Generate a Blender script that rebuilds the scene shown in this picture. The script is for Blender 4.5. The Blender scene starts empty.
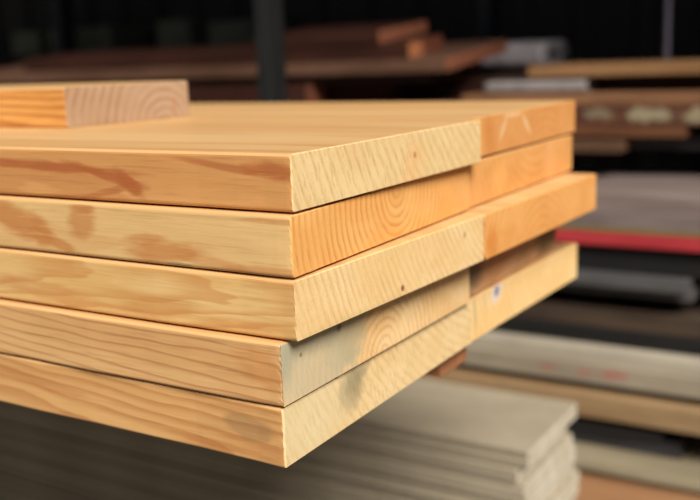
import bpy, bmesh, math, random
from mathutils import Vector, Matrix

random.seed(7)
S = bpy.context.scene
C = S.collection

# ------------------------------------------------------------------ node helpers
def lin(c):
    def f(v):
        v /= 255.0
        return v / 12.92 if v <= 0.04045 else ((v + 0.055) / 1.055) ** 2.4
    return (f(c[0]), f(c[1]), f(c[2]), 1.0)


class NT:
    """small expression builder over one material's node tree"""
    def __init__(s, name):
        s.m = bpy.data.materials.new(name)
        s.m.use_nodes = True
        s.t = s.m.node_tree
        s.bsdf = s.t.nodes['Principled BSDF']
        s.co = s.t.nodes.new('ShaderNodeTexCoord').outputs['Object']
        sp = s.t.nodes.new('ShaderNodeSeparateXYZ')
        s.t.links.new(s.co, sp.inputs[0])
        s.x, s.y, s.z = sp.outputs

    def put(s, sock, v):
        if hasattr(v, 'is_linked'):
            s.t.links.new(v, sock)
        else:
            sock.default_value = v

    def math(s, op, a, b=0.0, c=0.0, clamp=False):
        n = s.t.nodes.new('ShaderNodeMath')
        n.operation = op
        n.use_clamp = clamp
        s.put(n.inputs[0], a)
        s.put(n.inputs[1], b)
        s.put(n.inputs[2], c)
        return n.outputs[0]

    def add(s, a, b): return s.math('ADD', a, b)
    def sub(s, a, b): return s.math('SUBTRACT', a, b)
    def mul(s, a, b): return s.math('MULTIPLY', a, b)
    def mad(s, a, b, c): return s.math('MULTIPLY_ADD', a, b, c)

    def vec(s, x, y, z):
        n = s.t.nodes.new('ShaderNodeCombineXYZ')
        s.put(n.inputs[0], x); s.put(n.inputs[1], y); s.put(n.inputs[2], z)
        return n.outputs[0]

    def scaled(s, sx, sy, sz, off=0.0):
        return s.vec(s.mad(s.x, sx, off), s.mad(s.y, sy, off * 1.7), s.mad(s.z, sz, off * .6))

    def noise(s, v, scale=1.0, detail=3.0, rough=0.55, dist=0.0):
        n = s.t.nodes.new('ShaderNodeTexNoise')
        s.t.links.new(v, n.inputs['Vector'])
        n.inputs['Scale'].default_value = scale
        n.inputs['Detail'].default_value = detail
        n.inputs['Roughness'].default_value = rough
        n.inputs['Distortion'].default_value = dist
        return n.outputs['Fac']

    def smooth(s, v, a, b, lo=0.0, hi=1.0):
        n = s.t.nodes.new('ShaderNodeMapRange')
        n.interpolation_type = 'SMOOTHSTEP'
        s.put(n.inputs['Value'], v)
        n.inputs['From Min'].default_value = a
        n.inputs['From Max'].default_value = b
        n.inputs['To Min'].default_value = lo
        n.inputs['To Max'].default_value = hi
        return n.outputs['Result']

    def mix(s, f, a, b):
        n = s.t.nodes.new('ShaderNodeMix')
        n.data_type = 'RGBA'
        s.put(n.inputs['Factor'], f)
        s.put(n.inputs['A'], a)
        s.put(n.inputs['B'], b)
        return n.outputs['Result']

    def ramp(s, v, stops):
        n = s.t.nodes.new('ShaderNodeValToRGB')
        e = n.color_ramp.elements
        while len(e) < len(stops):
            e.new(0.5)
        for k, (p, c) in enumerate(stops):
            e[k].position = p
            e[k].color = c if len(c) == 4 else (*c, 1)
        s.t.links.new(v, n.inputs[0])
        return n.outputs['Color']

    def blob(s, a, b, a0, b0, ra, rb, rot=0.0, soft=0.35, warp=None):
        """soft-edged elliptical patch on the two coordinates a, b (metres)"""
        da = s.sub(a, a0); db = s.sub(b, b0)
        c, d = math.cos(rot), math.sin(rot)
        u = s.mul(s.add(s.mul(da, c), s.mul(db, d)), 1 / ra)
        v = s.mul(s.sub(s.mul(db, c), s.mul(da, d)), 1 / rb)
        r = s.math('SQRT', s.add(s.mul(u, u), s.mul(v, v)))
        if warp is not None:
            r = s.add(r, warp)
        return s.smooth(r, 1 - soft, 1 + soft, 1.0, 0.0)

    def bump(s, h, strength, dist):
        n = s.t.nodes.new('ShaderNodeBump')
        n.inputs['Strength'].default_value = strength
        n.inputs['Distance'].default_value = dist
        s.t.links.new(h, n.inputs['Height'])
        s.t.links.new(n.outputs[0], s.bsdf.inputs['Normal'])

    def done(s, col, rough=0.6, spec=0.3):
        s.put(s.bsdf.inputs['Base Color'], col)
        s.put(s.bsdf.inputs['Roughness'], rough)
        s.bsdf.inputs['Specular IOR Level'].default_value = spec
        return s.m


def side_wood(name, light, mid, dark, A=6, B=0, Q=0, zc=-.019, xc=0., warp=1.0, freq_noise=(9, 20, 55), seed=0.0,
              band=(.45, .8), amount=1.0, patches=(), stains=(), spec=.35, rough=.5):
    """long faces of a plank: latewood bands from a bent field over x and z, fibre streaks, patches of darker grain"""
    n = NT(name)
    w = n.noise(n.scaled(*freq_noise, seed), 1, 2, .5)
    w2 = n.noise(n.scaled(28, 60, 160, seed + 3), 1, 2, .5)
    dz = n.sub(n.z, zc)
    ph = n.mul(n.sub(n.x, xc), A)
    ph = n.add(ph, n.mul(dz, B))
    ph = n.add(ph, n.mul(n.mul(dz, dz), Q))
    ph = n.add(ph, n.mul(n.y, 9.0))
    ph = n.add(ph, n.mul(n.sub(w, .5), warp * 2.2))
    ph = n.add(ph, n.mul(n.sub(w2, .5), warp * .25))
    fr = n.math('FRACT', n.add(ph, seed))
    late = n.mul(n.smooth(fr, band[0], band[1]), n.smooth(fr, .93, 1.0, 1, 0))
    late = n.mul(late, amount)
    base = n.mix(n.smooth(n.noise(n.scaled(7, 16, 40, seed + 9), 1, 3), .3, .7), lin(light), lin(mid))
    col = n.mix(late, base, lin(dark))
    wp = n.mad(n.noise(n.scaled(40, 60, 130, seed + 5), 1, 3), 1.1, -.55)
    for p in patches:
        a0, b0, ra, rb, rot, st = p[:6]
        col = n.mix(n.mul(n.blob(n.x, n.z, a0, b0, ra, rb, rot, .42, wp), st), col, lin(p[6] if len(p) > 6 else dark))
    fib = n.noise(n.scaled(16, 420, 520, seed), 1, 3, .65)
    col = n.mix(n.smooth(fib, .5, .78, 0, .3), col, lin([v * .72 for v in dark]))
    fib2 = n.noise(n.scaled(30, 260, 330, seed + 7), 1, 2, .6)
    col = n.mix(n.smooth(fib2, .55, .8, 0, .25), col, lin([min(255, v * 1.12) for v in light]))
    for p in stains:
        a0, b0, ra, rb, rot, st, c = p
        col = n.mix(n.mul(n.blob(n.x, n.z, a0, b0, ra, rb, rot, .25, wp), st), col, lin(c))
    n.bump(fib, .18, .0006)
    return n.done(col, rough, spec)


def end_wood(name, light, mid, dark, pith=(.4, .15), spacing=.005, amount=.5, seed=0.0, saw=.5, saw_dir=(1, .55),
             saw_pitch=.0036, patches=(), speck=.5, rough=.85, band=(.35, .8), warp=.004):
    """sawn end of a plank: growth rings round the pith, slanting saw marks, fuzzy fibres, stains"""
    n = NT(name)
    w = n.noise(n.scaled(1, 22, 22, seed), 1, 3, .55)
    w2 = n.noise(n.scaled(1, 90, 90, seed + 2), 1, 2, .5)
    wob = n.add(n.mul(n.sub(w, .5), warp * 2), n.mul(n.sub(w2, .5), warp * .5))
    dy = n.sub(n.y, pith[0]); dz = n.sub(n.z, pith[1])
    r = n.math('SQRT', n.add(n.mul(dy, dy), n.mul(dz, dz)))
    fr = n.math('FRACT', n.mul(n.add(r, wob), 1 / spacing))
    late = n.mul(n.smooth(fr, band[0], band[1]), n.smooth(fr, .9, 1.0, 1, 0))
    vary = n.smooth(n.noise(n.scaled(1, 30, 45, seed + 4), 1, 2), .3, .65, .25, 1)
    base = n.mix(n.smooth(n.noise(n.scaled(1, 18, 30, seed + 6), 1, 3), .32, .68), lin(light), lin(mid))
    col = n.mix(n.mul(n.mul(late, vary), amount), base, lin(dark))
    # saw marks
    sd = n.mul(n.add(n.mul(n.y, saw_dir[0]), n.mul(n.z, saw_dir[1])), 2 * math.pi / saw_pitch)
    sw = n.math('SINE', n.add(sd, n.mul(n.add(n.sub(w2, .5), n.mul(n.sub(w, .5), 1.5)), 9.0)))
    brk = n.smooth(n.noise(n.scaled(1, 120, 100, seed + 8), 1, 3), .42, .66)
    sawm = n.mul(n.smooth(sw, .1, .95), brk)
    col = n.mix(n.mul(sawm, saw * .38), col, lin([v * .7 for v in mid]))
    sp = n.noise(n.scaled(1, 700, 600, seed), 1, 3, .7)
    col = n.mix(n.smooth(sp, .52, .75, 0, speck * .5), col, lin([v * .66 for v in mid]))
    wp = n.mad(n.noise(n.scaled(1, 70, 90, seed + 5), 1, 4, .6), 1.2, -.6)
    for p in patches:
        a0, b0, ra, rb, rot, st, c = p[:7]
        soft = p[7] if len(p) > 7 else .35
        k = p[8] if len(p) > 8 else 1
        col = n.mix(n.mul(n.blob(n.y, n.z, a0, b0, ra, rb, rot, soft, n.mul(wp, k)), st), col, lin(c))
    h = n.add(n.mul(n.mul(sw, brk), saw * .5), n.mul(sp, 1.4))
    n.bump(h, .3, .0004)
    return n.done(col, rough, .2)


def plain(name, c1, c2, scale=(4, 30, 30), rough=.7, spec=.3, seed=0., streak=.35, metal=0., patches=(), pw=.6):
    """weathered background material: two tones in streaks along the length"""
    n = NT(name)
    f = n.noise(n.scaled(*scale, seed), 1, 4, .6)
    g = n.noise(n.scaled(scale[0] * 5, scale[1] * 8, scale[2] * 8, seed + 4), 1, 3, .6)
    col = n.mix(n.smooth(f, .35, .65), lin(c1), lin(c2))
    col = n.mix(n.smooth(g, .5, .75, 0, streak), col, lin([v * .6 for v in c1]))
    wp = n.mad(n.noise(n.scaled(60, 60, 60, seed + 5), 1, 3), pw * 2, -pw)
    for p in patches:
        a0, b0, ra, rb, rot, st, c = p
        col = n.mix(n.mul(n.blob(n.x, n.z, a0, b0, ra, rb, rot, .35, wp), st), col, lin(c))
    n.bsdf.inputs['Metallic'].default_value = metal
    n.bump(g, .2, .0015)
    return n.done(col, rough, spec)


# ------------------------------------------------------------------ object helpers
def tag(o, label, cat, group=None):
    o['label'] = label
    o['category'] = cat
    if group:
        o['group'] = group
    return o


def link(name, bm, mats, loc=(0, 0, 0), rz=0.0, parent=None):
    me = bpy.data.meshes.new(name)
    bm.normal_update()
    bm.to_mesh(me)
    bm.free()
    for m in (mats if isinstance(mats, (list, tuple)) else [mats]):
        me.materials.append(m)
    o = bpy.data.objects.new(name, me)
    C.objects.link(o)
    o.location = loc
    o.rotation_euler = (0, 0, rz)
    if parent:
        o.parent = parent
    return o


def structure(name, bm, mat):
    o = link(name, bm, mat)
    o['kind'] = 'structure'
    return o


def box_bm(x0, x1, y0, y1, z0, z1, bev=0.0, seg=2, bm=None):
    b2 = bmesh.new()
    v = [b2.verts.new((x, y, z)) for x in (x0, x1) for y in (y0, y1) for z in (z0, z1)]
    for q in ((0, 1, 3, 2), (4, 6, 7, 5), (0, 4, 5, 1), (2, 3, 7, 6), (0, 2, 6, 4), (1, 5, 7, 3)):
        b2.faces.new([v[k] for k in q])
    if bev:
        bmesh.ops.bevel(b2, geom=b2.edges[:], offset=bev, segments=seg, profile=.5, affect='EDGES')
    if bm is None:
        return b2
    me = bpy.data.meshes.new('tmp')
    b2.to_mesh(me); b2.free()
    bm.from_mesh(me)
    bpy.data.meshes.remove(me)
    return bm


def plank_bm(w, t, L, skew, seed, r=.0016, ragged=.0004, wane=0.0):
    """a sawn plank: eased long arrises, crisp slightly torn end; local frame: end corner at 0,0,0, length to -x, width to +y, thickness to -z"""
    rng = random.Random(seed)
    prof = []
    def arc(cy, cz, a0):
        for k in range(5):
            a = math.radians(a0 + 90 * k / 4)
            prof.append((cy + r * math.cos(a), cz + r * math.sin(a)))
    def run(p, q, step):
        d = math.hypot(q[0] - p[0], q[1] - p[1])
        k = max(2, int(d / step))
        for j in range(1, k):
            prof.append((p[0] + (q[0] - p[0]) * j / k, p[1] + (q[1] - p[1]) * j / k))
    arc(r, -t + r, 180)
    run((r, -t), (w - r, -t), .004)
    arc(w - r, -t + r, 270)
    run((w, -t + r), (w, -r), .003)
    arc(w - r, -r, 0)
    run((w - r, 0), (r, 0), .004)
    arc(r, -r, 90)
    run((0, -r), (0, -t + r), .0025)
    xs = [-L, -1.4, -.9, -.6, -.4, -.3, -.22, -.16, -.11, -.07, -.04, -.02, -.01, -.004, -.0014, -.0005]
    bm = bmesh.new()
    rings = []
    ph = [rng.uniform(0, 6.28) for _ in range(6)]
    for i, x in enumerate(xs):
        ring = []
        for (y, z) in prof:
            sx = skew * y / w
            yy, zz, xx = y, z, x + sx
            wob = .00035 * math.sin(x * 23 + ph[0] + y * 9) + .0003 * math.sin(x * 51 + ph[1])
            if y < .003:
                yy += wob + .0002 * math.sin(x * 140 + ph[2])
            if i >= len(xs) - 2:
                k = ragged if i == len(xs) - 1 else ragged * .4
                yy += rng.uniform(0, k) * (1 if y < w / 2 else -1)
                zz += rng.uniform(0, k) * (1 if z < -t / 2 else -1)
                xx += rng.uniform(-k, k * .3)
            ring.append(bm.verts.new((xx, yy, zz)))
        rings.append(ring)
    n = len(prof)
    for a, b in zip(rings, rings[1:]):
        for k in range(n):
            f = bm.faces.new((a[k], a[(k + 1) % n], b[(k + 1) % n], b[k]))
            f.material_index = 2 if min(prof[k][1], prof[(k + 1) % n][1]) > -r * .72 else 0
    # end: inset ring then flat cap
    inner = []
    for v, (y, z) in zip(rings[-1], prof):
        cy = min(max(y, .0007), w - .0007); cz = max(min(z, -.0007), -t + .0007)
        inner.append(bm.verts.new((skew * y / w, cy, cz)))
    for k in range(n):
        f = bm.faces.new((rings[-1][k], rings[-1][(k + 1) % n], inner[(k + 1) % n], inner[k]))
        f.material_index = 1
    f = bm.faces.new(inner); f.material_index = 1
    f = bm.faces.new(list(reversed(rings[0]))); f.material_index = 1
    bmesh.ops.recalc_face_normals(bm, faces=bm.faces[:])
    return bm


def pine(label, x0, x1, y0, y1, ztop, zbot, mats, seed, L=3.6, r=.0026, ragged=.0004, rz=0.0, group='pine planks of the sawn stack'):
    bm = plank_bm(y1 - y0, ztop - zbot, L, x1 - x0, seed, r, ragged)
    o = link('pine_plank', bm, tuple(mats) + (mtop,), (x0, y0, ztop), rz)
    return tag(o, label, 'wooden plank', group)


# ------------------------------------------------------------------ the sawn pine stack
Z = [-.0018, -.0372, -.0756, -.1142, -.1549, -.1936]
g = .0012
PALE, STRAW = (240, 205, 150), (232, 192, 132)

def broad_wood(name, light, mid, dark, seed=0.):
    n = NT(name)
    w = n.noise(n.scaled(2.2, 26, 20, seed), 1, 3, .5)
    col = n.mix(n.smooth(w, .35, .65), lin(light), lin(mid))
    b = n.noise(n.scaled(3.5, 70, 20, seed + 4), 1, 2, .5)
    col = n.mix(n.smooth(b, .56, .70, 0, .4), col, lin(dark))
    fib = n.noise(n.scaled(14, 420, 300, seed + 1), 1, 3, .65)
    col = n.mix(n.smooth(fib, .5, .8, 0, .25), col, lin([v * .8 for v in dark]))
    n.bump(fib, .15, .0005)
    return n.done(col, .45, .4)
mtop = broad_wood('broad_pine_face', (224, 182, 128), (214, 166, 110), (190, 132, 80), 2.)

m1s = side_wood('amber_pine_face', (218, 160, 98), (208, 148, 88), (176, 100, 54), A=1, B=10, Q=0, warp=.5, seed=.13, amount=.3,
                patches=((-.205, -.0125, .085, .0030, -.03, .9), (-.150, -.0165, .035, .0030, -.2, .9), (-.128, -.0215, .014, .0046, -.6, .9),
                         (-.150, -.0285, .030, .0022, .22, .55), (-.20, -.034, .05, .0013, .1, .4),
                         (-.050, -.0085, .042, .0022, -.12, .7), (-.012, -.0105, .020, .0052, -.1, .85)))
m1e = end_wood('chalky_pine_end', (233, 203, 150), (227, 193, 137), (202, 154, 98), pith=(.42, .18), spacing=.0085, amount=.4, seed=1.1, saw=.95,
               saw_pitch=.0048, saw_dir=(1, .42),
               patches=((.150, -.0165, .0022, .0022, 0, .75, (168, 88, 48), .5), (.146, -.026, .016, .012, .8, .3, (232, 168, 100), .8)))
m2s = side_wood('blotched_yellow_pine_face', (230, 190, 130), (222, 180, 120), (194, 126, 68), A=2, B=14, warp=.4, seed=.37, amount=.22,
                patches=((-.240, -.0155, .028, .0105, -.38, .8), (-.214, -.021, .014, .009, -.6, .8), (-.197, -.0295, .016, .0042, -.35, .75),
                         (-.172, -.013, .013, .0110, .5, .7), (-.170, -.004, .012, .003, 0, .6),
                         (-.100, -.0285, .034, .0068, .06, .75), (-.115, -.0215, .018, .004, .1, .6), (-.06, -.033, .03, .004, -.1, .5),
                         (-.020, -.0345, .030, .003, 0, .6), (-.012, -.004, .024, .0016, 0, .5)),
                stains=((-.088, -.0355, .012, .0012, 0, .5, (120, 132, 96)),))
m2e = end_wood('orange_pine_end', (240, 182, 110), (234, 170, 96), (200, 126, 60), pith=(.133, -.003), spacing=.0066, amount=.55, seed=2.3, saw=.3,
               speck=.3, patches=((.135, -.008, .010, .006, 0, .25, (196, 120, 56), .7), (.245, -.016, .02, .03, 0, .3, (216, 160, 100), .6)))
m3s = side_wood('honey_pine_face', (230, 190, 128), (220, 174, 108), (198, 134, 72), A=9, B=-20, Q=2600, zc=-.012, warp=1.0, seed=.61, amount=.55,
                band=(.3, .9),
                patches=((-.215, -.026, .05, .0060, -.08, .55), (-.11, -.027, .035, .0065, .1, .5), (-.035, -.031, .04, .003, 0, .45), (-.02, -.014, .03, .0015, 0, .35)))
m3e = end_wood('straw_pine_end', (236, 204, 152), (230, 193, 135), (203, 152, 94), pith=(.38, .13), spacing=.0062, amount=.42, seed=3.7, saw=.5,
               saw_pitch=.0042, saw_dir=(1, .45),
               patches=((.122, -.0315, .0021, .0022, 0, .9, (110, 56, 30), .5, .5), (.216, -.0105, .0018, .0026, 0, .6, (140, 100, 50), .6, .5), (.06, -.037, .05, .003, 0, .3, (190, 170, 110), .8)))
m4s = side_wood('streaked_pine_face', (222, 176, 120), (210, 160, 104), (164, 100, 56), A=7.5, B=150, Q=500, warp=1.0, seed=.21, amount=.55,
                band=(.62, .9), freq_noise=(6, 16, 30),
                patches=((-.014, -.017, .020, .011, -.5, .45, (190, 122, 62)),))
m4e = end_wood('grey_stained_pine_end', (242, 206, 152), (234, 190, 130), (204, 146, 90), pith=(.125, -.040), spacing=.0066, amount=.5, seed=4.9, saw=.75,
               saw_pitch=.0046, saw_dir=(1, .4),
               patches=((.026, -.016, .064, .026, -.2, .72, (192, 182, 152), .3, .7), (.074, -.014, .026, .020, .7, .45, (176, 166, 134), .35, .8), (.040, -.006, .034, .008, 0, .5, (176, 166, 140), .5), (.004, -.010, .010, .014, 0, .5, (150, 152, 132), .6),
                        (.086, -.012, .022, .016, .9, .5, (176, 160, 124), .5), (.066, -.0065, .0032, .0028, .5, .8, (120, 104, 92), .5, .6), (.060, -.0045, .0018, .0014, .5, .6, (150, 160, 180), .5, .6),
                        (.17, -.005, .05, .005, 0, .3, (196, 168, 120), .6), (.021, -.012, .0014, .0014, 0, .8, (120, 110, 80), .5, .4)))
m5s = side_wood('tan_pine_face', (222, 172, 112), (212, 160, 100), (180, 114, 64), A=8, B=70, Q=1500, zc=-.03, warp=.9, seed=.83, amount=.55,
                band=(.25, .9), freq_noise=(6, 16, 34),
                patches=((-.05, -.033, .05, .0025, -.03, .5), (-.22, -.016, .06, .004, -.1, .4)),
                stains=((-.028, -.0165, .018, .0085, -.1, .42, (138, 108, 74)),))
m5e = end_wood('cream_pine_end', (237, 207, 156), (231, 197, 141), (204, 156, 100), pith=(.36, .2), spacing=.0078, amount=.36, seed=5.3, saw=.9,
               saw_pitch=.0050, saw_dir=(1, .42),
               patches=((.026, -.016, .050, .028, 0, .5, (222, 206, 164), .5), (.081, -.012, .017, .016, .8, .5, (158, 146, 114), .3, .8), (.084, -.010, .010, .010, .8, .5, (140, 128, 98), .4), (.096, -.004, .014, .005, .5, .5, (150, 138, 108), .5)))
m1bs = side_wood('rear_amber_pine_face', (222, 172, 112), (212, 158, 98), (182, 116, 62), A=5, B=40, seed=.43, amount=.5)
m1be = end_wood('rear_orange_pine_end', (218, 156, 94), (210, 146, 82), (192, 116, 52), pith=(.18, -.09), spacing=.009, amount=.28, seed=6.1, saw=.15, speck=.2,
                patches=((.02, -.018, .016, .02, .3, .35, (240, 180, 104), .6), (.045, -.018, .012, .02, .3, .4, (198, 122, 60), .6),
                         (.0765, -.0130, .0030, .0125, -.75, .42, (240, 214, 168), .5, .5), (.099, -.0030, .0205, .0022, 0, .4, (240, 214, 168), .5, .5),
                         (.1335, -.0145, .0032, .0145, .85, .42, (240, 214, 168), .5, .5)))
m2be = end_wood('rear_tawny_pine_end', (224, 164, 98), (214, 152, 86), (190, 118, 56), pith=(.16, .05), spacing=.010, amount=.28, seed=7.7, saw=.15, speck=.2,
                patches=((.07, -.018, .02, .014, .5, .4, (244, 184, 108), .6), (.20, -.015, .02, .02, 0, .35, (232, 176, 120), .6)))
m3be = end_wood('proud_orange_pine_end', (232, 170, 100), (224, 158, 88), (194, 114, 48), pith=(.12, -.07), spacing=.0085, amount=.28, seed=8.2, saw=.2, speck=.25,
                patches=((.012, -.026, .010, .013, 0, .5, (206, 118, 44), .6),))
m4be = end_wood('dark_weathered_pine_end', (218, 168, 120), (202, 152, 106), (150, 112, 80), pith=(.16, -.05), spacing=.009, amount=.28, seed=9.4, saw=.4,
                patches=((.02, -.018, .022, .016, 0, .7, (92, 84, 68), .5), (.095, -.012, .05, .02, .3, .6, (216, 144, 92), .6), (.22, -.02, .035, .025, .5, .65, (86, 78, 54), .5)))
m5be = end_wood('marked_pine_end', (244, 206, 146), (238, 196, 132), (214, 164, 104), pith=(.4, .16), spacing=.010, amount=.28, seed=10.6, saw=.3, speck=.25,
                patches=((.052, -.0055, .013, .0085, .4, .75, (224, 214, 208), .5, .5), (.052, -.0050, .0055, .0044, .4, .8, (104, 100, 150), .5, .6),
                         (.006, -.013, .0028, .018, .1, .55, (170, 166, 136), .5), (.026, -.010, .003, .014, .2, .35, (196, 180, 140), .6)))
mts = side_wood('loose_pine_face', (222, 168, 96), (208, 148, 78), (172, 100, 40), A=3, B=115, Q=0, warp=.7, seed=.71, amount=.7, band=(.4, .85), freq_noise=(5, 14, 40))
mte = end_wood('pinkish_pine_end', (178, 150, 124), (170, 140, 112), (142, 104, 78), pith=(.118, -.042), spacing=.0095, amount=.6, seed=11.2, saw=.1, speck=.2,
               patches=((.132, -.022, .003, .010, -.3, .5, (170, 120, 84), .5),))

pine('top front plank of the stack, its chalky pale end covered in slanting saw marks', .0030, .0050, .0040, .2668, Z[0], Z[1] + g, (m1s, m1e), 1)
pine('second front plank down the stack, with orange ringed end and blotchy yellow side', .0030, -.0040, .001, .2630, Z[1], Z[2] + g, (m2s, m2e), 2)
pine('middle front plank of the stack, pale straw end with a small dark spot', .0034, .0142, .0005, .2495, Z[2], Z[3] + g, (m3s, m3e), 3)
pine('fourth plank down at the front of the stack, end stained grey and side finely streaked', -.0055, -.0062, -.0045, .2665, Z[3], Z[4] + g, (m4s, m4e), 4, ragged=.0009, r=.0022)
pine('bottom front plank of the stack, cream end with one grey smudge', -.0072, -.0110, -.0025, .2805, Z[4], Z[5], (m5s, m5e), 5, r=.002)
pine('top plank in the rear row of the stack, orange end with a faint chalk loop', -.0076, -.0093, .2690, .5450, Z[0], Z[1] + g + .0008, (m1bs, m1be), 6)
pine('tawny plank in the rear row directly under the chalk-marked one', -.0066, -.0083, .2650, .5330, Z[1], Z[2] + g, (m1bs, m2be), 7)
pine('orange plank of the rear row jutting out farther right than every other', .0150, .0212, .2512, .5220, Z[2], Z[3] + g, (m1bs, m3be), 8)
pine('recessed plank in the rear row with a dark weathered grey-brown end', -.0130, -.0180, .2680, .5120, Z[3], Z[4] + g, (m1bs, m4be), 9)
pine('bottom plank of the rear row, pale end with a violet paint mark', -.0118, -.0060, .2822, .5460, Z[4], Z[5], (m5s, m5be), 10)
t = pine('loose pine plank lying on top of the stack, pinkish end with arched rings', -.3469, -.3355, .1572, .3095, Z[0] + .0358, Z[0], (mts, mte), 11, L=2.6,
         group=None)

mbear = plain('pinkish_bearer_wood', (196, 134, 92), (178, 118, 80), seed=2.)
def plank(name, label, cat, x0, x1, y0, y1, z0, z1, mat, rz=0.0, group=None, bev=.002):
    o = link(name, box_bm(x0 - x1, 0, 0, y1 - y0, 0, z1 - z0, bev), mat, (x1, y0, z0), rz)
    return tag(o, label, cat, group)

plank('bearer_batten', 'pinkish wooden batten under the bottom plank, its end just showing', 'batten', -3.0, -.028, .255, .307, Z[5] - .0262, Z[5], mbear)
plank('bearer_batten', 'pinkish wooden batten hidden under the rear row of the stack', 'batten', -3.0, -.55, .44, .50, Z[5] - .0262, Z[5], mbear)

# ------------------------------------------------------------------ steel racks
steel = plain('dark_painted_steel', (20, 22, 23), (27, 29, 30), scale=(20, 20, 6), rough=.55, spec=.5, seed=1., streak=.3)
steel2 = plain('black_painted_steel', (34, 35, 38), (44, 45, 47), scale=(20, 20, 6), rough=.5, spec=.5, seed=3., streak=.3)
FLOOR = -1.25
def column(label, x0, x1, y0, y1, top, arms, mat):
    e = bpy.data.objects.new('rack_upright', None)
    C.objects.link(e)
    cx = (x0 + x1) / 2
    e.location = (cx, y0, FLOOR)
    tag(e, label, 'rack upright', 'steel cantilever rack uprights')
    link('post', box_bm(x0 - cx, x1 - cx, 0, y1 - y0, .012, top - FLOOR, .002), mat, parent=e)
    link('base_plate', box_bm(-.09, .09, -.06, y1 - y0 + .06, 0, .012, .002), mat, parent=e)
    for (ztop, ytip, h) in arms:
        bm = bmesh.new()
        ya, yb = ytip - y0, 0
        za, h2 = ztop - FLOOR, h * .55
        hw = (x1 - x0) / 2 * .9
        v = [bm.verts.new((sx * hw, y, z)) for sx in (-1, 1) for (y, z) in ((ya, za), (yb, za), (yb, za - h), (ya, za - h2))]
        bm.faces.new(v[:4][::-1]); bm.faces.new(v[4:])
        for k in range(4):
            bm.faces.new((v[k], v[(k + 1) % 4], v[4 + (k + 1) % 4], v[4 + k]))
        bmesh.ops.recalc_face_normals(bm, faces=bm.faces[:])
        bmesh.ops.bevel(bm, geom=bm.edges[:], offset=.0015, segments=1, affect='EDGES')
        link('arm', bm, mat, parent=e)
    return e

SID_TOP, SID_N, SID_T = -.5, 52, .0076
sid_bot = SID_TOP - SID_N * SID_T
armz = Z[5] - .0262
armz -= .0008
column('dark steel rack upright standing behind the pine stack', -.766, -.738, 1.0, 1.055, .9, ((armz, .02, .05), (sid_bot, .74, .06)), steel)
column('steel rack upright outside the left of the view, carrying the stack', -2.434, -2.40, 1.0, 1.065, .9, ((armz, .02, .05), (sid_bot, .74, .06)), steel)
for xx, lab in ((-.86, 'dim black rack upright far back beyond the reddish boards'), (.88, 'black rack upright beyond the right edge of the view')):
    column(lab, xx, xx + .05, 2.20, 2.27, 1.2, ((-.1508, 1.385, .05),), steel2)
column('black rack upright deep in the left of the shed', -2.65, -2.60, 2.20, 2.27, 1.2, ((-.1508, 1.385, .05),), steel2)

# ------------------------------------------------------------------ low stack of thin fibre-cement sheets
nsd = NT('fibre_cement')
f1 = nsd.noise(nsd.scaled(5, 9, 60), 1, 4, .6)
f2 = nsd.noise(nsd.scaled(90, 90, 300), 1, 3, .6)
f3 = nsd.noise(nsd.scaled(2.2, 20, 30, 3.), 1, 3, .6)
cs = nsd.mix(nsd.smooth(f1, .3, .7), lin((168, 156, 134)), lin((152, 140, 120)))
cs = nsd.mix(nsd.smooth(f3, .5, .72, 0, .5), cs, lin((146, 132, 110)))
cs = nsd.mix(nsd.smooth(f2, .5, .8, 0, .4), cs, lin((118, 108, 92)))
nsd.bump(f2, .2, .001)
msd = nsd.done(cs, .85, .2)
mse = plain('cement_lit_cut_edge', (214, 206, 188), (196, 188, 170), scale=(40, 40, 40), seed=90., rough=.9)  # end faces paler than the sheet, strong light on them put into colour

def sheet_bm(L, w, t, seed):
    rng = random.Random(seed)
    bm = bmesh.new()
    ys = [0, .0012, .004] + [w * k / 10 for k in range(1, 10)] + [w - .004, w - .0012, w]
    xs = [-L, -1.6, -.8, -.4, -.2, -.1, -.05, -.02, -.006, -.0015, 0]
    cr = .004
    def pt(x, y, s):
        e = 0
        xx, yy = x, y
        if x == 0:
            xx += rng.uniform(-.0012, 0)
            if y <= .0012 or y >= w - .0012: xx -= .003
        inset = .0008 if (x == 0 or y == 0 or y == w) else 0
        return (xx, yy, (t / 2 - inset) * s)
    top = [[bm.verts.new(pt(x, y, 1)) for y in ys] for x in xs]
    bot = [[bm.verts.new(pt(x, y, -1)) for y in ys] for x in xs]
    for i in range(len(xs) - 1):
        for j in range(len(ys) - 1):
            bm.faces.new((top[i][j], top[i + 1][j], top[i + 1][j + 1], top[i][j + 1]))
            bm.faces.new((bot[i][j], bot[i][j + 1], bot[i + 1][j + 1], bot[i + 1][j]))
    for i in range(len(xs) - 1):
        bm.faces.new((top[i][0], bot[i][0], bot[i + 1][0], top[i + 1][0]))
        bm.faces.new((top[i][-1], top[i + 1][-1], bot[i + 1][-1], bot[i][-1]))
    for j in range(len(ys) - 1):
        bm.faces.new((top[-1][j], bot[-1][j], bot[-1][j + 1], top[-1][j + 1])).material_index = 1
        bm.faces.new((top[0][j], top[0][j + 1], bot[0][j + 1], bot[0][j]))
    bmesh.ops.recalc_face_normals(bm, faces=bm.faces[:])
    return bm

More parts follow.
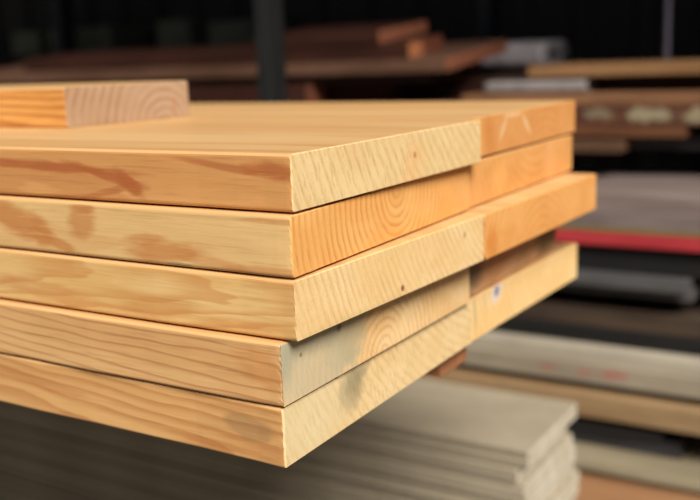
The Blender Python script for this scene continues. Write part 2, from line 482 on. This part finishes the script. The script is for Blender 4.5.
rs = random.Random(21)
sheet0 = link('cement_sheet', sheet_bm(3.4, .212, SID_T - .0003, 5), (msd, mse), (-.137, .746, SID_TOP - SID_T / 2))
tag(sheet0, 'topmost thin grey-beige cement sheet, lying open on the low stack', 'cement sheet', 'cement sheets in the low stack')
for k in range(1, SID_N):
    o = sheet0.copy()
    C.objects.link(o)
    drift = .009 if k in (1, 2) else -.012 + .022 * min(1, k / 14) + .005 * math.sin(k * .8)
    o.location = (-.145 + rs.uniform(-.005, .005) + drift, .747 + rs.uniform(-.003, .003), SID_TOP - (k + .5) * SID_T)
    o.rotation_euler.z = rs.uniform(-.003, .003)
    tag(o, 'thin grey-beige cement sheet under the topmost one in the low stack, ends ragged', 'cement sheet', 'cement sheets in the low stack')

# ------------------------------------------------------------------ rear rack, lower pile (top to bottom)
XL, XR = -2.9, 1.3
def low(name, label, cat, zt, zb, yf, dep, c1, c2, x1=XR, rz=0.0, x0=XL, seed=0., patches=(), rough=.7, spec=.3, scale=(4, 30, 30)):
    m = plain(name + '_finish', c1, c2, seed=seed, patches=patches, rough=rough, spec=spec, scale=scale, pw=1.1)
    return plank(name, label, cat, x0, x1, yf, yf + dep, zb, zt, m, rz)

low('grey_board', 'mauve-grey board on top of the lower pile in the rear rack', 'board', -.205, -.2325, 1.235, .34, (150, 134, 128), (128, 112, 106), seed=1)
low('grey_board', 'mauve-grey board lying just above the red one', 'board', -.2325, -.261, 1.200, .36, (142, 128, 124), (112, 98, 94), seed=2)
low('olive_sheet', 'thin olive-yellow sheet sandwiched above the red board', 'sheet', -.261, -.268, 1.192, .38, (128, 112, 66), (110, 96, 58), seed=3)
low('red_board', 'bright red painted board in the rear rack', 'board', -.268, -.2915, 1.190, .37, (184, 58, 64), (166, 46, 54), seed=4, rough=.5)
low('black_fill_board', 'black board under the red one', 'board', -.2915, -.341, 1.205, .35, (30, 28, 27), (22, 20, 20), seed=5)
low('charcoal_strip', 'upper of two charcoal grey strips ending near the right', 'strip', -.341, -.3595, 1.162, .14, (92, 90, 90), (72, 70, 70), x1=-.020, seed=6)
low('charcoal_strip', 'lower of two charcoal grey strips ending near the right', 'strip', -.3595, -.379, 1.186, .12, (96, 92, 90), (74, 70, 69), x1=-.014, seed=7)
low('black_spacer_board', 'black board behind the two charcoal strips', 'board', -.341, -.379, 1.335, .22, (28, 26, 25), (20, 19, 18), seed=8)
low('black_fill_board', 'black filler board standing for the shadow below the charcoal strips', 'board', -.379, -.407, 1.290, .3, (28, 26, 25), (20, 19, 18), seed=9)  # filler coloured black to stand for the shadow gap between boards
low('dark_brown_board', 'dark brown board with paler upper edge, above the grey-white boards', 'board', -.407, -.444, 1.195, .34, (84, 68, 54), (58, 46, 38), seed=10)
low('black_fill_board', 'black board resting on the grey-white boards', 'board', -.444, -.470, 1.178, .4, (28, 26, 25), (20, 19, 18), seed=11)
low('grey_white_board', 'upper grey-white board in the rear rack, plain and pale', 'board', -.470, -.494, 1.150, .36, (178, 168, 150), (160, 150, 133), seed=12)
low('grey_white_board', 'grey-white board with faded red lettering smudges on its edge', 'board', -.494, -.532, 1.140, .36, (158, 146, 126), (138, 126, 108), seed=13,
    patches=((-1.553, .019, .012, .006, 0, .4, (170, 84, 74)), (-1.488, .019, .014, .006, 0, .4, (172, 84, 74)), (-1.428, .021, .022, .008, 0, .5, (176, 80, 72))))
low('grey_brown_board', 'grey-brown board between the lettered board and the tan plank', 'board', -.532, -.547, 1.175, .3, (112, 98, 78), (94, 82, 66), seed=14)
low('tan_plank', 'tan plank running behind the low stack of cement sheets', 'plank', -.547, -.590, 1.125, .36, (154, 126, 92), (138, 110, 78), seed=15)
for k, (yf, zt, zb, x1, lab) in enumerate(((1.165, -.590, -.607, -.035, 'upper dark slate strip under the tan plank'), (1.15, -.607, -.624, -.050, 'middle dark slate strip under the tan plank'),
                                         (1.16, -.624, -.655, -.020, 'thick lowest dark slate strip, lying on the greenish sheet'))):
    low('slate_strip', lab, 'strip', zt, zb, yf, .16, (64, 62, 64), (48, 46, 48), x1=x1, seed=16 + k)
low('dark_support_board', 'dark board behind the slate strips under the tan plank', 'board', -.590, -.655, 1.34, .15, (40, 36, 32), (30, 27, 24), seed=19)
low('greenish_sheet', 'greenish beige sheet lying on the orange-brown timber', 'sheet', -.655, -.668, 1.075, .46, (148, 136, 112), (132, 121, 98), seed=20)
low('orange_timber', 'thick orange-brown timber at the bottom right', 'timber', -.668, -.93, 1.085, .45, (188, 144, 104), (174, 128, 90), seed=21, scale=(3, 12, 12))

mblk = plain('block_wood', (120, 96, 70), (100, 80, 58), seed=22.)
for xx, lab in ((-2.2, 'rough wooden block under the left part of the orange-brown timber'), (-.55, 'rough wooden block under the middle of the orange-brown timber'), (.8, 'rough wooden block under the right part of the orange-brown timber')):
    plank('support_block', lab, 'wooden block', xx, xx + .15, 1.14, 1.50, FLOOR, -.9305, mblk)

# ------------------------------------------------------------------ rear rack, upper shelf
low('shelf_plank', 'dark grey shelf plank carrying the upper boards', 'plank', -.122, -.150, 1.47, .68, (66, 62, 62), (50, 47, 47), seed=30)
low('brown_offcut', 'brown board end stopping short in front of the dark shelf plank', 'board', -.128, -.150, 1.395, .07, (120, 88, 66), (98, 70, 52), x1=-.200, x0=-1.6, seed=31)
low('brown_board', 'brown board just above the dark shelf plank', 'board', -.099, -.122, 1.425, .46, (128, 84, 56), (104, 66, 44), x1=-.085, seed=32)
low('patchy_board', 'reddish brown board with pale worn patches on its edge', 'board', -.060, -.099, 1.425, .46, (104, 64, 46), (84, 52, 38), seed=33,
    patches=((-1.550, .022, .026, .012, 0, .55, (168, 158, 128)), (-1.4525, .021, .036, .013, 0, .68, (190, 180, 146)), (-1.355, .018, .038, .014, 0, .68, (190, 178, 142)), (-1.53, .014, .02, .006, 0, .4, (140, 100, 74))))
low('tan_board', 'tan-brown board below the dark one on the upper shelf', 'board', -.036, -.060, 1.428, .46, (164, 118, 84), (140, 98, 68), x0=-.55, seed=34)
low('dark_board', 'dark brown board between the two tan ones on the upper shelf', 'board', -.004, -.036, 1.520, .36, (70, 48, 38), (54, 38, 30), x0=-.54, seed=35)
low('tan_plank', 'tan plank topping the upper shelf on the right', 'plank', .020, -.004, 1.450, .3, (176, 132, 90), (156, 114, 76), x0=-.41, seed=36)

low('dark_timber', 'dark timber at the back of the upper shelf, carrying the large wrapped parcel', 'timber', .004, -.122, 1.905, .24, (62, 48, 40), (48, 37, 31), x0=-.84, x1=.7, seed=37)

film = plain('cloudy_wrap', (236, 226, 230), (212, 202, 206), scale=(20, 30, 30), rough=.35, spec=.5, seed=40., streak=.2)
film2 = plain('dull_wrap', (176, 166, 164), (150, 140, 138), scale=(20, 30, 30), rough=.4, spec=.5, seed=43., streak=.2)
holo = plain('bundle_core', (104, 88, 76), (70, 60, 54), seed=41.)
tanend = plain('tan_core', (170, 124, 84), (150, 106, 70), seed=42.)
def wrapped(label, x0, x1, y0, y1, z0, z1, endmat, filmmat):
    """long parcel in crinkled film, gathered at its end"""
    e = bpy.data.objects.new('wrapped_bundle', None)
    C.objects.link(e)
    e.location = (x1, y0, z0)
    tag(e, label, 'wrapped bundle', 'film-wrapped bundles on the upper shelf')
    w, h, L = y1 - y0, z1 - z0, x1 - x0
    rng = random.Random(int(h * 1e4))
    bm = bmesh.new()
    rings = []
    N = 40
    xs = [-L * k / 24 for k in range(24, -1, -1)]
    for x in xs:
        ring = []
        for k in range(N):
            a = 2 * math.pi * k / N
            c, s = math.cos(a), math.sin(a)
            p = 4.0
            q = (abs(c) ** p + abs(s) ** p) ** (-1 / p)
            j = 1 + rng.uniform(-.05, 0)
            ring.append(bm.verts.new((x + (rng.uniform(-.004, 0) if x == 0 else 0), w / 2 + w / 2 * q * c * j, h / 2 + h / 2 * q * s * (j if s > 0 else 1))))
        rings.append(ring)
    for a, b in zip(rings, rings[1:]):
        for k in range(N):
            bm.faces.new((a[k], a[(k + 1) % N], b[(k + 1) % N], b[k]))
    # turned-in lip of the film
    lip = [bm.verts.new((-.006, w / 2 + (v.co.y - w / 2) * .36, h / 2 + (v.co.z - h / 2) * .34)) for v in rings[-1]]
    for k in range(N):
        bm.faces.new((rings[-1][k], rings[-1][(k + 1) % N], lip[(k + 1) % N], lip[k]))
    bm.faces.new(rings[0][::-1])
    bmesh.ops.recalc_face_normals(bm, faces=bm.faces[:])
    f = link('film', bm, filmmat, parent=e)
    for p in f.data.polygons: p.use_smooth = True
    c = link('core', box_bm(-L + .01, -.007, w * .30, w * .70, h * .30, h * .70, .002), endmat, parent=e)
    c['label'] = 'dull brown contents showing in the open end'
    return e
wrapped('large pale wrapped bundle behind the reddish plank jutting farthest right', -.80, -.552, 1.91, 2.135, .004, .076, holo, film)
wrapped('small flat pale wrapped bundle tucked under the tan plank, tan at its end', -.50, -.282, 1.435, 1.515, -.036, -.010, tanend, film2)

# ------------------------------------------------------------------ reddish timber pile
TILT, PY, PZ = math.radians(6.3), 1.5, .0112
def red(label, x0, x1, y0, y1, z0, z1, seed, tilt=0.0, c1=(80, 46, 34), c2=(64, 35, 26), ce=(186, 116, 86), rz=0.0):
    ms = plain('reddish_timber_side', c1, c2, seed=seed)
    me_ = plain('reddish_timber_end', ce, [v * .86 for v in ce], scale=(10, 40, 40), seed=seed + 1)
    bm = box_bm(x0 - x1, 0, 0, y1 - y0, 0, z1 - z0, .0015)
    for f in bm.faces:
        if f.normal.x > .9:
            f.material_index = 1
    bm.normal_update()
    for f in bm.faces:
        if f.normal.x > .9:
            f.material_index = 1
    o = link('reddish_plank', bm, (ms, me_), (x1, y0, z0), rz)
    if tilt:
        c, q = math.cos(tilt), math.sin(tilt)
        a, b = y0 - PY, z0 - PZ
        o.location = (x1, PY + a * c - b * q, PZ + a * q + b * c)
        o.rotation_euler = (tilt, 0, 0)
    return tag(o, label, 'timber plank', 'reddish planks in the rear rack')
red('short reddish plank on top of the reddish pile', -1.14, -.782, 1.50, 1.745, .0788, .1083, 50, TILT)
red('narrow reddish plank with a bright orange end in the reddish pile', -2.0, -.711, 1.505, 1.575, .0423, .078, 51, TILT, ce=(226, 146, 98))
red('dull reddish plank beside the one with a bright orange end', -2.0, -.715, 1.585, 1.69, .0423, .0775, 52, TILT, ce=(150, 86, 64))
red('wide reddish plank with greyish top jutting farthest right in the pile', -2.3, -.617, 1.50, 1.855, .0112, .0415, 53, TILT, c1=(136, 100, 80), c2=(112, 80, 62))
red('dark filler plank standing for the shadow under the widest reddish one', -2.3, -.66, 1.520, 1.70, -.010, .0108, 54, c1=(64, 44, 36), c2=(50, 34, 28), ce=(80, 54, 42))  # filler in the gap, its dark colours stand in for the shade there
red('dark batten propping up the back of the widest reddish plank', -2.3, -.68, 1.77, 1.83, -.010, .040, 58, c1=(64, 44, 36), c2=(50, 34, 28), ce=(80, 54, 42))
red('lowest reddish plank nearest the steel upright', -2.4, -.994, 1.50, 1.585, -.060, -.010, 55, ce=(150, 92, 68))
red('lowest reddish plank in the middle, its slanted end lit', -2.4, -.835, 1.595, 1.70, -.060, -.010, 56, ce=(140, 92, 70))
red('lowest reddish plank farthest right and deepest', -2.4, -.585, 1.71, 1.84, -.060, -.010, 57, ce=(150, 96, 70))

# thin pale rod
bm = bmesh.new()
bmesh.ops.create_cone(bm, cap_ends=True, segments=16, radius1=.006, radius2=.006, depth=1.599)
rodm = plain('pale_metal', (118, 112, 128), (100, 95, 112), scale=(30, 30, 4), rough=.4, spec=.5, seed=60., metal=.3)
o = link('metal_rod', bm, rodm, (-.166, 1.60, .0205 + .7995))
tag(o, 'thin pale metal rod rising behind the tan plank at upper right', 'rod')

# ------------------------------------------------------------------ cartons on a wall shelf, far back left
mcart = plain('dusty_carton', (120, 124, 104), (100, 104, 88), scale=(8, 8, 8), seed=70.)
mshelf = plain('dark_shelf_wood', (52, 44, 38), (40, 34, 30), seed=71.)
bmS = box_bm(-3.4, -1.2, 0, .285, 0, .03, .003)
sh = bpy.data.objects.new('bracket_shelf', None)
C.objects.link(sh)
sh.location = (0, 2.29, .078)
tag(sh, 'dark wooden wall shelf far back on the left', 'shelf')
link('shelf_board', bmS, mshelf, parent=sh)
for xx in (-3.2, -2.3, -1.4):
    bm = bmesh.new()
    v = [bm.verts.new((xx + s * .015, y, z)) for s in (-1, 1) for (y, z) in ((.02, 0), (.285, 0), (.285, -.26))]
    bm.faces.new(v[:3]); bm.faces.new(v[3:][::-1])
    for k in range(3):
        bm.faces.new((v[k], v[3 + k], v[3 + (k + 1) % 3], v[(k + 1) % 3]))
    bmesh.ops.recalc_face_normals(bm, faces=bm.faces[:])
    link('bracket', bm, steel2, parent=sh)
for (x0, x1, h, lab) in ((-3.02, -2.86, .095, 'dim carton at the left end of the wall shelf'), (-2.80, -2.45, .095, 'long dim carton second from the left on the wall shelf'),
                         (-2.21, -2.05, .10, 'dim carton third from the left on the wall shelf'), (-1.96, -1.76, .085, 'dim carton at the right end of the wall shelf')):
    e = bpy.data.objects.new('carton', None)
    C.objects.link(e)
    e.location = ((x0 + x1) / 2, 2.31, .108)
    tag(e, lab, 'carton', 'cartons on the wall shelf')
    hw = (x1 - x0) / 2
    link('box_body', box_bm(-hw, hw, 0, .22, 0, h, .002), mcart, parent=e)
    link('lid_flap', box_bm(-hw - .001, hw + .001, -.001, .221, h, h + .003, .001), mcart, parent=e)

# ------------------------------------------------------------------ the shed
nf = NT('concrete')
a = nf.noise(nf.scaled(2, 2, 2), 1, 6, .6)
b = nf.noise(nf.scaled(40, 40, 40), 1, 3, .6)
cf = nf.mix(nf.smooth(a, .3, .7), lin((112, 106, 98)), lin((92, 88, 82)))
cf = nf.mix(nf.smooth(b, .5, .8, 0, .4), cf, lin((70, 66, 62)))
nf.bump(b, .2, .003)
mfloor = nf.done(cf, .85, .2)
mwall = plain('dark_sheet_metal', (58, 57, 55), (46, 45, 44), scale=(2, 2, 1), rough=.6, seed=80., streak=.3)
structure('floor', box_bm(-6, 5, -4.0, 3.1, FLOOR - .1, FLOOR), mfloor)
# ribbed back wall
bm = bmesh.new()
prev = None
x = -6.0
k = 0
prf = []
while x < 5:
    prf += [(x, 2.60), (x + .10, 2.60), (x + .115, 2.575), (x + .155, 2.575), (x + .17, 2.60)]
    x += .20
prf.append((5.0, 2.60))
vb = [bm.verts.new((px, py, FLOOR)) for px, py in prf]
vt = [bm.verts.new((px, py, 1.62)) for px, py in prf]
bb = [bm.verts.new((px, 2.66, FLOOR)) for px, py in prf]
bt = [bm.verts.new((px, 2.66, 1.62)) for px, py in prf]
for k in range(len(prf) - 1):
    bm.faces.new((vb[k], vb[k + 1], vt[k + 1], vt[k]))
    bm.faces.new((bb[k], bt[k], bt[k + 1], bb[k + 1]))
    bm.faces.new((vt[k], vt[k + 1], bt[k + 1], bt[k]))
bmesh.ops.recalc_face_normals(bm, faces=bm.faces[:])
structure('wall_back', bm, mwall)
structure('wall_left', box_bm(-6.1, -6, -.4, 2.66, FLOOR, 1.62), mwall)
ROOF_Y = .42
structure('shade_roof', box_bm(-6.1, 5, ROOF_Y, 2.66, 1.62, 1.70), mwall)  # unseen roof, added to darken the rear; front edge placed for the light

# ------------------------------------------------------------------ light: low soft daylight from the open front right
sun = bpy.data.lights.new('sun', 'SUN')
sun.energy = 5.95
sun.angle = math.radians(28)
sun.color = (1.0, .95, .87)
so = bpy.data.objects.new('sun', sun)
C.objects.link(so)
d = Vector((.64, -.52, .80)).normalized()
so.rotation_euler = d.to_track_quat('Z', 'Y').to_euler()
so.location = d * 6

w = bpy.data.worlds.new('sky')
S.world = w
w.use_nodes = True
bg = w.node_tree.nodes['Background']
bg.inputs['Color'].default_value = (.80, .88, 1.0, 1)
bg.inputs['Strength'].default_value = .13

# ------------------------------------------------------------------ camera
cam = bpy.data.cameras.new('camera')
co = bpy.data.objects.new('camera', cam)
C.objects.link(co)
R = ((.85305647, .52050622, -.03698571), (.07282109, -.18893167, -.97928643), (-.51671245, .83269328, -.19907322))
r_, d_, f_ = (Vector(v) for v in R)
M = Matrix((r_, -d_, -f_)).transposed().to_4x4()
M.translation = Vector((.31497346, -.438372, .05088283))
co.matrix_world = M
cam.sensor_width = 36
cam.lens = 947.688 * 36 / 700
cam.clip_start = .05
cam.dof.use_dof = True
cam.dof.focus_distance = .585
cam.dof.aperture_fstop = 4.9
S.camera = co

S.view_settings.view_transform = 'Standard'
S.view_settings.look = 'None'
S.view_settings.gamma = 1
S.view_settings.exposure = 0
S.view_settings.use_curve_mapping = False
